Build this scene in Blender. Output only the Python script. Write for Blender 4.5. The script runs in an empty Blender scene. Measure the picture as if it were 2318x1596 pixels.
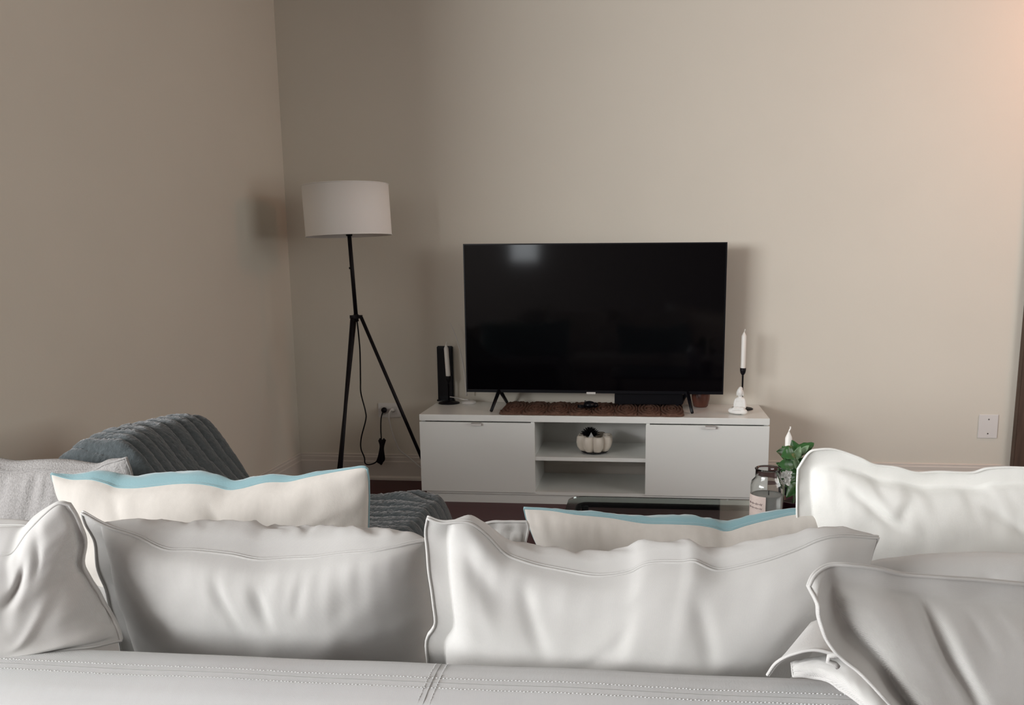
import bpy, bmesh, math, random
from mathutils import Vector, Matrix, noise
random.seed(7)
S = bpy.context.scene
COL = S.collection
PI = math.pi
# ------------------------------------------------------------------ camera
W_, H_ = 2318, 1596
F, PX, PY, CH = 1933.27, 1272.57, 939.09, 1.1343
YAW, PITCH, ROLL = 0.0969, -0.1743, -0.0044
def _rot():
    R0 = Matrix(((1,0,0),(0,0,-1),(0,1,0)))
    return Matrix.Rotation(YAW,3,'Z') @ R0 @ Matrix.Rotation(PITCH,3,'X') @ Matrix.Rotation(ROLL,3,'Z')
RC = _rot()
cam = bpy.data.cameras.new('camera'); co = bpy.data.objects.new('camera', cam); COL.objects.link(co)
co.matrix_world = Matrix.Translation((0,0,CH)) @ RC.to_4x4()
cam.sensor_fit = 'HORIZONTAL'; cam.sensor_width = 36; cam.lens = F/W_*36
cam.shift_x = (W_/2-PX)/W_; cam.shift_y = (PY-H_/2)/W_; cam.clip_start = .05
S.camera = co
def ray(x, y): return RC @ Vector(((x-PX)/F, -(y-PY)/F, -1))
def P(x, y, Y):
    r = ray(x, y); return Vector((0,0,CH)) + r*(Y/r.y)
def Z(x, y, z):
    r = ray(x, y); return Vector((0,0,CH)) + r*((z-CH)/r.z)
# ------------------------------------------------------------------ world, light, exposure
S.view_settings.view_transform = 'Standard'; S.view_settings.look = 'None'
S.view_settings.gamma = 1; S.view_settings.use_curve_mapping = False
S.view_settings.exposure = 0.47
w = bpy.data.worlds.new('world'); S.world = w; w.use_nodes = True
w.node_tree.nodes['Background'].inputs[0].default_value = (.85,.93,1,1)
w.node_tree.nodes['Background'].inputs[1].default_value = 1.2
def area(name, loc, direction, sx, sy, power, color, spread=PI):
    l = bpy.data.lights.new(name, 'AREA'); l.shape = 'RECTANGLE'; l.size = sx; l.size_y = sy
    l.energy = power; l.color = color; l.spread = spread
    o = bpy.data.objects.new(name, l); COL.objects.link(o); o.location = loc
    o.rotation_euler = Vector(direction).to_track_quat('-Z','Y').to_euler()
    return o
XL, YB, XR, YF, ZC = -1.848, 4.356, 3.3, -5.6, 2.65
XW = -4.6
area('window_daylight', (XW-.10, -2.1, 1.65), (1,.25,-.04), 5.0, 1.5, 430, (.985,.985,1))
area('window_daylight', (-1.96, YF-.10, 1.63), (0,1,0), .46, .92, 6, (.93,.97,1))
area('window_daylight', (XR+.10, 1.6, 1.6), (-1,.0,-.05), 2.2, 1.5, 30, (1,.95,.9))
pl_ = bpy.data.lights.new('warm_glow_light', 'POINT'); pl_.energy = 16; pl_.color = (1,.43,.26); pl_.shadow_soft_size = .12  # unseen warm point light added for the upper right wall glow, no fixture
po_ = bpy.data.objects.new('warm_glow_light', pl_); COL.objects.link(po_); po_.location = (2.5, 3.7, 2.3)
# ------------------------------------------------------------------ materials
def mat(name, col, rough=.6, metal=0, var=0, vscale=6, bump=0, bscale=200, stretch=(1,1,1), sheen=0, coat=0, trans=0, ior=1.45, emit=None, spec=None, twill=0):
    m = bpy.data.materials.new(name); m.use_nodes = True; nt = m.node_tree; b = nt.nodes['Principled BSDF']
    def lk(a, c): nt.links.new(a, c)
    b.inputs['Base Color'].default_value = (*col, 1); b.inputs['Roughness'].default_value = rough
    b.inputs['Metallic'].default_value = metal; b.inputs['IOR'].default_value = ior
    if sheen: b.inputs['Sheen Weight'].default_value = sheen; b.inputs['Sheen Roughness'].default_value = .5
    if coat: b.inputs['Coat Weight'].default_value = coat; b.inputs['Coat Roughness'].default_value = .08
    if trans: b.inputs['Transmission Weight'].default_value = trans
    if spec is not None: b.inputs['Specular IOR Level'].default_value = spec
    tc = nt.nodes.new('ShaderNodeTexCoord'); mp = nt.nodes.new('ShaderNodeMapping'); lk(tc.outputs['Object'], mp.inputs[0])
    mp.inputs['Scale'].default_value = stretch
    if var:
        n = nt.nodes.new('ShaderNodeTexNoise'); n.inputs['Scale'].default_value = vscale; n.inputs['Detail'].default_value = 5
        lk(mp.outputs[0], n.inputs['Vector'])
        mx = nt.nodes.new('ShaderNodeMix'); mx.data_type = 'RGBA'
        mx.inputs['A'].default_value = (*[c*(1-var) for c in col], 1); mx.inputs['B'].default_value = (*[min(1,c*(1+var)) for c in col], 1)
        lk(n.outputs['Fac'], mx.inputs['Factor']); lk(mx.outputs['Result'], b.inputs['Base Color'])
    if bump or twill:
        n = nt.nodes.new('ShaderNodeTexNoise'); n.inputs['Scale'].default_value = bscale; n.inputs['Detail'].default_value = 3
        lk(mp.outputs[0], n.inputs['Vector']); h = n.outputs['Fac']
        if twill:
            wv = nt.nodes.new('ShaderNodeTexWave'); wv.bands_direction = 'DIAGONAL'; wv.inputs['Scale'].default_value = twill
            wv.inputs['Distortion'].default_value = 1.5; wv.inputs['Detail'].default_value = 1; lk(tc.outputs['Object'], wv.inputs['Vector'])
            ad = nt.nodes.new('ShaderNodeMath'); ad.operation = 'MULTIPLY_ADD'; ad.inputs[1].default_value = .8
            lk(wv.outputs['Fac'], ad.inputs[0]); lk(h, ad.inputs[2]); h = ad.outputs[0]
        bp = nt.nodes.new('ShaderNodeBump'); bp.inputs['Strength'].default_value = bump or .2; bp.inputs['Distance'].default_value = .002
        lk(h, bp.inputs['Height']); lk(bp.outputs[0], b.inputs['Normal'])
    return m
M = {}
M['wall'] = mat('wall_paint', (.66,.62,.535), .75, var=.035, vscale=2.2, bump=.12, bscale=120)
M['ceil'] = mat('ceiling_paint', (.55,.53,.49), .9)
M['walld'] = mat('dimmed_wall_paint', (.20,.18,.165), .8)  # unseen walls, colour darkened to cut bounce light and screen reflections
M['base'] = mat('baseboard_paint', (.62,.57,.51), .45)
M['floor'] = mat('floor_wood', (.06,.012,.015), .42, spec=.3, var=.35, vscale=3, stretch=(1,12,1), bump=.1, bscale=30)
M['wood'] = mat('door_wood', (.075,.045,.03), .6, var=.55, vscale=9, stretch=(6,6,.7), bump=.5, bscale=30)
M['white'] = mat('white_laminate', (.80,.81,.775), .28, coat=.3, bump=.02, bscale=40)
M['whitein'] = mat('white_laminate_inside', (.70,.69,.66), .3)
M['black'] = mat('black_metal', (.004,.003,.005), .5, spec=.25)
M['bplast'] = mat('black_plastic', (.003,.003,.005), .35, spec=.3)
M['screen'] = mat('screen_glass', (.0015,.0012,.002), .07, ior=1.35)
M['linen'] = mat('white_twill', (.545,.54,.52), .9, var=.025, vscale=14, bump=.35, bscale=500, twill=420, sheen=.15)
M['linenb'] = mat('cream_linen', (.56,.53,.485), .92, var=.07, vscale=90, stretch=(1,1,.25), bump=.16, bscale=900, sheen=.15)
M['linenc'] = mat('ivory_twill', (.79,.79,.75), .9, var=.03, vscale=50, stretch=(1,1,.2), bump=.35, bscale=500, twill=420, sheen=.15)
M['sofa'] = mat('sofa_twill', (.545,.55,.545), .9, var=.03, vscale=80, stretch=(1,.15,.15), bump=.35, bscale=500, twill=420, sheen=.15)
M['stitch'] = mat('seam_thread', (.58,.585,.58), .85)
M['groove'] = mat('seam_groove', (.33,.33,.32), .9)
M['blue'] = mat('blue_velvet', (.20,.345,.375), .8, var=.06, vscale=20, sheen=.5, bump=.2, bscale=300)
M['weave'] = mat('grey_weave', (.33,.32,.31), .95, var=.3, vscale=170, stretch=(1,1,1), bump=1, bscale=260)
M['plush'] = mat('slate_plush', (.056,.069,.073), .95, var=.5, vscale=110, bump=1, bscale=170, sheen=.35)
M['shade'] = mat('lampshade_linen', (.86,.845,.81), .9, bump=.2, bscale=300)
M['wax'] = mat('white_wax', (.80,.78,.73), .4)
M['candle'] = mat('cream_wax', (.62,.56,.48), .45)
M['buddha'] = mat('white_plaster', (.80,.80,.77), .6, bump=.2, bscale=300)
M['jute'] = mat('seagrass', (.115,.06,.04), .85, var=.7, vscale=60, stretch=(1,2.5,1), bump=1, bscale=140)
M['pot'] = mat('brown_glaze', (.10,.035,.022), .4, var=.4, vscale=20)
M['maroon'] = mat('maroon_glaze', (.05,.012,.022), .3)
M['soil'] = mat('soil', (.02,.014,.01), .9, bump=1, bscale=60)
M['leaf'] = mat('leaf_green', (.035,.11,.03), .35, var=.5, vscale=25)
M['leafl'] = mat('leaf_pale', (.20,.30,.17), .4, var=.3, vscale=25)
M['petal'] = mat('petal_white', (.80,.80,.77), .5)
M['glass'] = mat('clear_glass', (.93,.95,.94), .02, trans=1, ior=1.45)
M['tglass'] = mat('table_glass', (.62,.70,.67), .03, trans=1, ior=1.5)
M['greywax'] = mat('grey_wax', (.36,.36,.35), .5)
M['label'] = mat('jar_paper', (.66,.55,.50), .7, var=.15, vscale=60)
M['ink'] = mat('label_ink', (.20,.14,.14), .8)
M['berry'] = mat('label_rose', (.16,.03,.03), .8)
M['plastic'] = mat('white_plastic', (.62,.60,.57), .4)
M['plate'] = mat('plate_white', (.70,.68,.65), .4)
M['steel'] = mat('brushed_steel', (.5,.48,.45), .35, metal=1)
M['screw'] = mat('screw_dark', (.12,.11,.10), .5, metal=.5)
# ------------------------------------------------------------------ helpers
def new_obj(name, me, m, parent=None, smooth=False):
    o = bpy.data.objects.new(name, me); COL.objects.link(o)
    if m: me.materials.append(m)
    if smooth:
        for p in me.polygons: p.use_smooth = True
    if parent: o.parent = parent; o.matrix_parent_inverse = parent.matrix_basis.inverted()
    return o
def ob(name, bm, m, parent=None, smooth=False):
    me = bpy.data.meshes.new(name); bmesh.ops.recalc_face_normals(bm, faces=bm.faces); bm.to_mesh(me); bm.free()
    return new_obj(name, me, m, parent, smooth)
def tag(o, label, cat, group=None, kind=None):
    o['label'] = label; o['category'] = cat
    if group: o['group'] = group
    if kind: o['kind'] = kind
    return o
def thing(name, label, cat, loc, group=None):
    o = bpy.data.objects.new(name, None); COL.objects.link(o); o.location = loc; o.empty_display_size = .05
    return tag(o, label, cat, group)
def struct(o): o['kind'] = 'structure'; return o
def box(bm, x0, x1, y0, y1, z0, z1, bev=0, mtx=None):
    vs = [bm.verts.new((x, y, z)) for z in (z0,z1) for y in (y0,y1) for x in (x0,x1)]
    fs = [bm.faces.new([vs[i] for i in f]) for f in ((0,2,3,1),(4,5,7,6),(0,1,5,4),(2,6,7,3),(0,4,6,2),(1,3,7,5))]
    if bev:
        r = bmesh.ops.bevel(bm, geom=list({e for f in fs for e in f.edges}), offset=bev, segments=2, affect='EDGES')
        vs = list({v for f in r['faces'] for v in f.verts} | {v for v in vs if v.is_valid})
    if mtx: bmesh.ops.transform(bm, matrix=mtx, verts=[v for v in vs if v.is_valid])
    return vs
def B(name, x0, x1, y0, y1, z0, z1, m, parent=None, bev=0):
    bm = bmesh.new(); box(bm, x0, x1, y0, y1, z0, z1, bev); return ob(name, bm, m, parent)
def catmull(pts, n):
    pts = [Vector(p) for p in pts]
    if len(pts) == 2: return [pts[0].lerp(pts[1], i/n) for i in range(n+1)]
    ext = [pts[0]*2-pts[1]] + pts + [pts[-1]*2-pts[-2]]
    dense = []
    for k in range(len(pts)-1):
        a, b, c, d = ext[k:k+4]
        for j in range(24):
            t = j/24
            dense.append(.5*((2*b)+(c-a)*t+(2*a-5*b+4*c-d)*t*t+(-a+3*b-3*c+d)*t**3))
    dense.append(pts[-1])
    L = [0]
    for a, b in zip(dense, dense[1:]): L.append(L[-1]+(b-a).length)
    out = []; k = 0
    for i in range(n+1):
        s = L[-1]*i/n
        while k < len(L)-2 and L[k+1] < s: k += 1
        t = (s-L[k])/max(1e-9, L[k+1]-L[k]); out.append(dense[k].lerp(dense[k+1], min(1,max(0,t))))
    return out
def tube(bm, pts, r, seg=8, closed=False, caps=True, rfun=None):
    n = len(pts); rings = []; up = Vector((0,0,1)); prev = None
    for i, p in enumerate(pts):
        a = pts[(i-1) % n] if (closed or i) else p; b = pts[(i+1) % n] if (closed or i < n-1) else p
        t = (b-a).normalized() if (b-a).length > 1e-9 else Vector((0,0,1))
        if prev is None:
            u = t.cross(up); u = u if u.length > .1 else t.cross(Vector((1,0,0)))
        else: u = prev - t*prev.dot(t)
        u.normalize(); prev = u; v = t.cross(u)
        rr = r*(rfun(i/(n-1)) if rfun else 1)
        rings.append([bm.verts.new(p+u*rr*math.cos(2*PI*k/seg)+v*rr*math.sin(2*PI*k/seg)) for k in range(seg)])
    for i in range(n if closed else n-1):
        A, C = rings[i], rings[(i+1) % n]
        for k in range(seg): bm.faces.new((A[k], A[(k+1) % seg], C[(k+1) % seg], C[k]))
    if caps and not closed: bm.faces.new(rings[0][::-1]); bm.faces.new(rings[-1])
def T(name, pts, r, m, parent=None, n=None, seg=8, rfun=None):
    bm = bmesh.new(); pts = catmull(pts, n) if n else [Vector(p) for p in pts]
    tube(bm, pts, r, seg, rfun=rfun); return ob(name, bm, m, parent, True)
def lathe(bm, prof, c=(0,0,0), seg=32, lobes=0, amp=0, phase=0, mtx=None):
    c = Vector(c); rings = []; allv = []
    for r, z in prof:
        if r < 1e-6: v = bm.verts.new(c+Vector((0,0,z))); rings.append([v]); allv.append(v); continue
        ring = []
        for k in range(seg):
            a = 2*PI*k/seg; f = 1
            if lobes: f = 1-amp*(1-abs(math.sin(lobes*a/2+phase))**.8)
            ring.append(bm.verts.new(c+Vector((r*f*math.cos(a), r*f*math.sin(a), z))))
        rings.append(ring); allv += ring
    for A, C in zip(rings, rings[1:]):
        if len(A) == 1 and len(C) == 1: continue
        for k in range(seg):
            if len(A) == 1: bm.faces.new((A[0], C[k], C[(k+1) % seg]))
            elif len(C) == 1: bm.faces.new((A[k], A[(k+1) % seg], C[0]))
            else: bm.faces.new((A[k], A[(k+1) % seg], C[(k+1) % seg], C[k]))
    if mtx: bmesh.ops.transform(bm, matrix=mtx, verts=allv)
def LT(name, prof, c, m, parent=None, seg=32, **k):
    bm = bmesh.new(); lathe(bm, prof, c, seg, **k); return ob(name, bm, m, parent, True)
def sphere(bm, c, s, rot=None, seg=20):
    mt = Matrix.Translation(c) @ (rot.to_4x4() if rot else Matrix()) @ Matrix.Diagonal((*s,1))
    bmesh.ops.create_uvsphere(bm, u_segments=seg, v_segments=seg//2+2, radius=1, matrix=mt)
def sm(a, b, x):
    t = min(1, max(0, (x-a)/(b-a))); return t*t*(3-2*t)
# ------------------------------------------------------------------ room
TH = .12
def wall_with_hole(name, axis, pos, a0, a1, holes, zt, th, sgn):
    """wall perpendicular to x (axis x) between a0..a1 with rectangular openings"""
    bm = bmesh.new(); cuts = sorted(holes); y = a0
    x0, x1 = sorted((pos, pos+sgn*th))
    for (h0, h1, z0, z1) in cuts:
        box(bm, x0, x1, y, h0, 0, zt); box(bm, x0, x1, h0, h1, 0, z0); box(bm, x0, x1, h0, h1, z1, zt); y = h1
    box(bm, x0, x1, y, a1, 0, zt)
    return struct(ob(name, bm, M['walld']))
struct(B('wall_left', XL-TH, XL, 2.2, YB, 0, ZC, M['wall']))
struct(B('wall_alcove', XW, XL-TH, 2.2, 2.32, 0, ZC, M['walld']))
wall_with_hole('wall_far_left', 'x', XW, YF, 2.32, [(-4.6,.4,.9,2.4)], ZC, TH, -1)
wall_with_hole('wall_right', 'x', XR, YF, YB, [(.5,2.7,.85,2.35)], ZC, TH, 1)
struct(B('wall_back', XL-TH, XR+TH, YB, YB+TH, 0, ZC, M['wall']))
bm = bmesh.new()
for q in ((XW-TH,-2.2,0,ZC),(-1.72,XR+TH,0,ZC),(-2.2,-1.72,0,1.17),(-2.2,-1.72,2.1,ZC)): box(bm, q[0], q[1], YF-TH, YF, q[2], q[3])
struct(ob('wall_front', bm, M['walld']))
bm = bmesh.new()
for q in ((-2.2,-2.17,1.17,2.1),(-1.75,-1.72,1.17,2.1),(-2.17,-1.75,1.17,1.2),(-2.17,-1.75,2.07,2.1)): box(bm, q[0], q[1], YF-.07, YF-.02, q[2], q[3])
struct(ob('window_3', bm, M['plate']))
struct(B('floor', XW-TH, XR+TH, YF-TH, YB+TH, -.05, 0, M['floor']))
struct(B('ceiling', XW-TH, XR+TH, YF-TH, YB+TH, ZC, ZC+.05, M['ceil']))
def window(n, xin, sgn, y0, y1, z0, z1):
    bm = bmesh.new(); xa, xb = sorted((xin+sgn*.02, xin+sgn*.07))
    for a in ((y0,y0+.05),(y1-.05,y1)): box(bm, xa, xb, a[0], a[1], z0, z1)
    for a in ((z0,z0+.05),(z1-.05,z1),((z0+z1)/2-.02,(z0+z1)/2+.02)): box(bm, xa, xb, y0+.05, y1-.05, a[0], a[1])
    struct(ob('window_%d' % n, bm, M['plate']))
window(1, XW, -1, -4.6, .4, .9, 2.4); window(2, XR, 1, .5, 2.7, .85, 2.35)
HB = .1402
def bb_profile():
    return [(0,0),(.022,0),(.022,.012),(.016,.02),(.014,.022),(.014,.098),(.011,.104),(.011,.122),(.008,.128),(.008,.136),(.004,HB),(0,HB)]
def baseboard(name, a, b, inward):
    bm = bmesh.new(); a = Vector(a); b = Vector(b); inward = Vector(inward); R1 = []; R2 = []
    for (t, z) in bb_profile():
        R1.append(bm.verts.new(a+inward*t+Vector((0,0,z)))); R2.append(bm.verts.new(b+inward*t+Vector((0,0,z))))
    n = len(R1)
    for i in range(n): bm.faces.new((R1[i], R1[(i+1) % n], R2[(i+1) % n], R2[i]))
    bm.faces.new(R1); bm.faces.new(R2[::-1])
    return struct(ob(name, bm, M['base']))
baseboard('baseboard_back', (XL,YB,0), (1.821,YB,0), (0,-1,0))
baseboard('baseboard_left', (XL,2.2,0), (XL,YB,0), (1,0,0))
d = struct(B('door_1', 1.821, 2.72, YB-.045, YB-.002, .01, 2.05, M['wood'], bev=.003))
struct(B('trim_1', 2.72, 2.80, YB-.03, YB-.001, 0, 2.1, M['wood']))
# ------------------------------------------------------------------ tv bench
SX0, SX1, SY0, ZT = -1.0697, .577, 3.9357, .4317
SY1 = YB-.024
bench = thing('tv_bench', 'low long white tv bench with two drop doors and open middle shelves', 'tv bench', ((SX0+SX1)/2, SY0+.2, 0))
a1 = Z(1211, 1000, 0); a1 = P(1211, 1040, SY0).x; a2 = P(1461, 1040, SY0).x
B('top', SX0, SX1, SY0, SY1, ZT-.030, ZT, M['white'], bench, .0015)
zs = ZT-.030
B('side_panel', SX0+.004, SX0+.024, SY0+.022, SY1, .055, zs, M['white'], bench)
B('side_panel', SX1-.024, SX1-.004, SY0+.022, SY1, .055, zs, M['white'], bench)
B('divider', a1-.018, a1-.002, SY0+.004, SY1-.01, .055, zs, M['white'], bench)
B('divider', a2+.002, a2+.018, SY0+.004, SY1-.01, .055, zs, M['white'], bench)
B('bottom_shelf', SX0+.024, SX1-.024, SY0+.006, SY1-.01, .045, .061, M['white'], bench)
zsh = P(1340, 1042, SY0+.01).z
B('shelf', a1-.002, a2+.002, SY0+.01, SY1-.03, zsh-.006, zsh+.012, M['white'], bench, .001)
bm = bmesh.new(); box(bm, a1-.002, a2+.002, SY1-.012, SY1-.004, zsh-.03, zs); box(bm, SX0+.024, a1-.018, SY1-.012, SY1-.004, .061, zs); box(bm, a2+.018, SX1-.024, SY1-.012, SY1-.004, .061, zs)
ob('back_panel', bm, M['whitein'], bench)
B('plinth', SX0+.03, SX1-.03, SY0+.012, SY0+.03, 0, .045, M['white'], bench)
B('plinth', SX0+.03, SX1-.03, SY1-.05, SY1-.03, 0, .045, M['white'], bench)
for (d0, d1, hx) in ((SX0, a1, 1079), (a2, SX1, 1608)):
    dr = B('door', d0, d1, SY0, SY0+.018, .055, zs-.006, M['white'], bench, .001)
    x = P(hx, 962, SY0).x
    bm = bmesh.new(); box(bm, x-.024, x+.024, SY0-.016, SY0+.002, zs-.009, zs-.006); box(bm, x-.024, x+.024, SY0-.016, SY0-.013, zs-.019, zs-.007)
    h = ob('handle', bm, M['plate'], dr); h['label'] = 'small pale lip handle'
# ------------------------------------------------------------------ television
tx0, tx1, TY, tz0, tz1 = -.8828, .3814, 4.1557, .5092, 1.2343
tv = thing('television', 'large black flat screen television standing on the white bench', 'television', ((tx0+tx1)/2, TY, ZT))
bm = bmesh.new(); box(bm, tx0+.04, tx1-.04, TY+.022, TY+.055, tz0+.03, tz1-.25, .006); box(bm, tx0+.004, tx1-.004, TY+.006, TY+.024, tz0+.004, tz1-.004, .003)
ob('rear_housing', bm, M['bplast'], tv)
bm = bmesh.new()
for q in ((tx0,tx0+.006,tz0,tz1),(tx1-.006,tx1,tz0,tz1),(tx0+.006,tx1-.006,tz1-.006,tz1),(tx0+.006,tx1-.006,tz0,tz0+.014)): box(bm, q[0], q[1], TY-.004, TY+.01, q[2], q[3])
ob('bezel', bm, M['bplast'], tv)
B('screen', tx0+.006, tx1-.006, TY-.001, TY+.008, tz0+.014, tz1-.006, M['screen'], tv)
x = P(1338, 890, TY).x
B('logo_tab', x-.022, x+.022, TY-.006, TY-.002, tz0-.004, tz0+.006, M['plastic'], tv)['label'] = 'small pale tab under the bezel'
for (ax, fp, rp) in ((1130, (1112,930), (1148,911)), (1556, (1567,934), (1541,914))):
    top = P(ax, 888, TY); top.z = tz0+.012; top.y = TY+.01
    f = Z(*fp, ZT+.006); r = Z(*rp, ZT+.006); r.y = min(r.y, TY+.14)
    bm = bmesh.new(); tube(bm, [top, f], .0105, 8, rfun=lambda t: 1-.25*t); tube(bm, [top, r], .0105, 8, rfun=lambda t: 1-.25*t)
    ob('leg', bm, M['bplast'], tv, True)
# black console box behind the runner
c0 = Z(1393, 914, ZT); c1 = Z(1543, 914, ZT)
con = thing('media_player', 'flat black media box under the right half of the television', 'media player', ((c0.x+c1.x)/2, TY, ZT))
B('body', c0.x, c1.x, TY+.03, TY+.17, ZT+.020, ZT+.074, M['bplast'], con, .004)
for sx in (c0.x+.03, c1.x-.03):
    for sy in (TY+.05, TY+.15): B('foot', sx-.008, sx+.008, sy-.008, sy+.008, ZT+.010, ZT+.021, M['black'], con)
# woven runner
rl = Z(1123, 938, ZT+.01); rr = Z(1551, 944, ZT+.01)
bm = bmesh.new(); nx, ny = 320, 60; xs0, xs1 = rl.x, rr.x; ya, yb = 3.945, 4.29; nl = 8; lw = (xs1-xs0)/nl
def run_z(x, y, yv):
    t = ((x-xs0)/lw) % 1; e = min(t, 1-t)
    k = int((x-xs0)/lw)
    r = math.hypot((t-.5)*1.0, (yv-.5)*.9)
    z = .006+.006*math.sqrt(max(0, 1-(2*t-1)**2))+.0028*math.sin(r*46+k)+.004*noise.noise(Vector((x*160, y*160, k)))
    return max(.002, z*sm(0, .05, min(yv, 1-yv)+.005))
top = []; bot = []
for i in range(nx+1):
    ct, cb = [], []
    for j in range(ny+1):
        x = xs0+(xs1-xs0)*i/nx; v = j/ny; t = ((x-xs0)/lw) % 1
        sc = .012*math.sqrt(max(0, 1-(2*t-1)**2))
        endr = min(i, nx-i)/nx*(xs1-xs0); pull = .03*(1-math.sqrt(max(0, 1-(1-min(1, endr/.03))**2)))
        y0 = ya+.012-sc+pull; y1 = yb-.012+sc-pull
        y = y0+(y1-y0)*v+.001*noise.noise(Vector((x*90, 0, 3)))
        ct.append(bm.verts.new((x, y, ZT+.001+run_z(x, y, v)))); cb.append(bm.verts.new((x, y, ZT+.001)))
    top.append(ct); bot.append(cb)
for i in range(nx):
    for j in range(ny):
        bm.faces.new((top[i][j], top[i+1][j], top[i+1][j+1], top[i][j+1])); bm.faces.new((bot[i][j], bot[i][j+1], bot[i+1][j+1], bot[i+1][j]))
for i in range(nx):
    bm.faces.new((top[i][0], bot[i][0], bot[i+1][0], top[i+1][0])); bm.faces.new((top[i][ny], top[i+1][ny], bot[i+1][ny], bot[i][ny]))
for j in range(ny):
    bm.faces.new((top[0][j], top[0][j+1], bot[0][j+1], bot[0][j])); bm.faces.new((top[nx][j], bot[nx][j], bot[nx][j+1], top[nx][j+1]))
tag(ob('woven_runner', bm, M['jute'], None, True), 'long brown woven seagrass runner with scalloped edge on the tv bench', 'runner')
# gadget on the runner
g = Z(1332, 928, ZT+.012); gz = ZT+.018
gad = thing('black_gadget', 'small glossy black gadget with a coiled lead on the woven runner', 'gadget', (g.x, g.y, gz))
bm = bmesh.new(); sphere(bm, (g.x+.004, g.y+.012, gz+.018), (.028,.03,.018)); sphere(bm, (g.x+.03, g.y+.025, gz+.014), (.016,.022,.013)); 
ob('body', bm, M['bplast'], gad, True)
lp = []
for k in range(60):
    a = k/60*6*PI; lp.append(Vector((g.x-.034+.018*math.cos(a), g.y+.008+.012*math.sin(a), gz+.003+.014*k/60)))
lp += [Vector((g.x-.018, g.y+.02, gz+.036)), Vector((g.x-.006, g.y+.02, gz+.03))]
T('lead', lp, .0022, M['bplast'], gad)
# brown ribbed pot behind the television
pc = Z(1586, 917, ZT); pc.y = 4.25; pc.x = P(1586, 905, 4.25).x
LT('pot', [(0,0),(.030,0),(.036,.006),(.044,.04),(.046,.068),(.044,.072),(.040,.068),(.036,.02),(0,.018)], (0,0,0), M['pot'], None, 60, lobes=22, amp=.035)
pt = bpy.data.objects['pot']; pt.name = 'ribbed_pot'; pt.location = (pc.x, pc.y, ZT+.0005)
tag(pt, 'small brown ribbed pot behind the right foot of the television', 'pot')
# ------------------------------------------------------------------ candlesticks
def candlestick(loc, hh, label, dia=.0125):
    x, y, z = loc
    t = thing('candlestick', label, 'candlestick', loc, 'black candlesticks')
    LT('base', [(0,0),(.053,0),(.055,.002),(.052,.005),(.03,.0085),(.01,.012),(.006,.016),(0,.016)], loc, M['black'], t)
    LT('stem', [(0,.014),(.0042,.014),(.0042,hh-.03),(.006,hh-.03),(.0042,hh-.028),(.0042,hh-.02),(0,hh-.02)], loc, M['black'], t, 16)
    LT('cup', [(0,hh-.026),(.006,hh-.024),(.012,hh-.014),(.0145,hh),(.0145,hh+.010),(.0128,hh+.010),(.012,hh-.006),(0,hh-.008)], loc, M['black'], t, 24)
    return t
def taper(loc, L, label, r=.0117, lean=0, rot=0):
    t = thing('taper_candle', label, 'candle', loc, 'white taper candles')
    mt = Matrix.Translation(loc) @ Matrix.Rotation(lean, 4, 'Y')
    LT('wax', [(0,0),(r,0),(r*1.04,.01),(r,.03),(r,L-.020),(r*.9,L-.016),(r*.42,L-.005),(r*.2,L),(0,L)], (0,0,0), M['wax'], t, 24, mtx=mt)
    pts = [mt @ Vector(p) for p in ((0,0,L-.003),(.001,0,L+.004),(.004,0,L+.009),(.0035,0,L+.015))]
    bm = bmesh.new(); tube(bm, pts, .0022, 6); ob('wick', bm, M['wax'], t, True)
    return t
cs = Z(1679, 926, ZT); top_z = P(1679, 833, cs.y).z; tip = P(1679, 752, cs.y).z
candlestick((cs.x, cs.y, ZT), top_z-ZT-.010, 'black metal candlestick behind the small white seated statue')
taper((cs.x, cs.y, top_z-.017), tip-top_z+.017, 'white taper candle standing upright right of the television')
cl = Z(1014, 913, ZT); tz_ = P(1013, 851, cl.y).z; tp = P(1009, 780, cl.y).z
candlestick((cl.x+.006, cl.y, ZT), tz_-ZT-.010, 'black metal candlestick at the left end of the bench, before the black tower')
taper((cl.x+.006, cl.y, tz_-.017), tp-tz_+.017, 'white taper candle leaning slightly in front of the black tower', lean=math.radians(-2.6))
# black tower behind it
yt = cl.y+.085
t0 = P(992, 850, yt); t1 = P(1027, 850, yt); tt = P(1005, 783, yt).z
tw = thing('tower_speaker', 'narrow black upright tower at the left end of the tv bench', 'speaker', ((t0.x+t1.x)/2, yt, ZT))
B('body', t0.x, t1.x, yt-.018, yt+.03, ZT+.006, tt, M['bplast'], tw, .004)
B('grille', t0.x+.005, t1.x-.005, yt-.0195, yt-.017, ZT+.03, tt-.012, M['black'], tw)
B('foot', t0.x-.006, t1.x+.004, yt-.022, yt+.036, ZT, ZT+.008, M['bplast'], tw, .002)
# white wand antenna on its puck
r0 = Z(1061, 904, ZT); r0.y = 4.27; r0.x = P(1061, 900, 4.27).x
an = thing('antenna', 'thin curved white wand rising from a small white base left of the television', 'antenna', (r0.x, r0.y, ZT))
LT('base', [(0,0),(.034,0),(.037,.004),(.036,.011),(.02,.018),(0,.02)], (r0.x, r0.y, ZT), M['plastic'], an)
T('wand', [P(1056,896,4.28), P(1052,850,4.28), P(1043,800,4.28), P(1033,765,4.28), P(1019,731,4.28)], .0042, M['plastic'], an, 30, rfun=lambda t: 1-.6*t)
T('lead', [P(1060,905,4.24), P(1048,904,4.23), P(1040,902,4.25), P(1030,900,4.29), P(1015,898,4.31)], .003, M['plastic'], an, 20)
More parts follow.
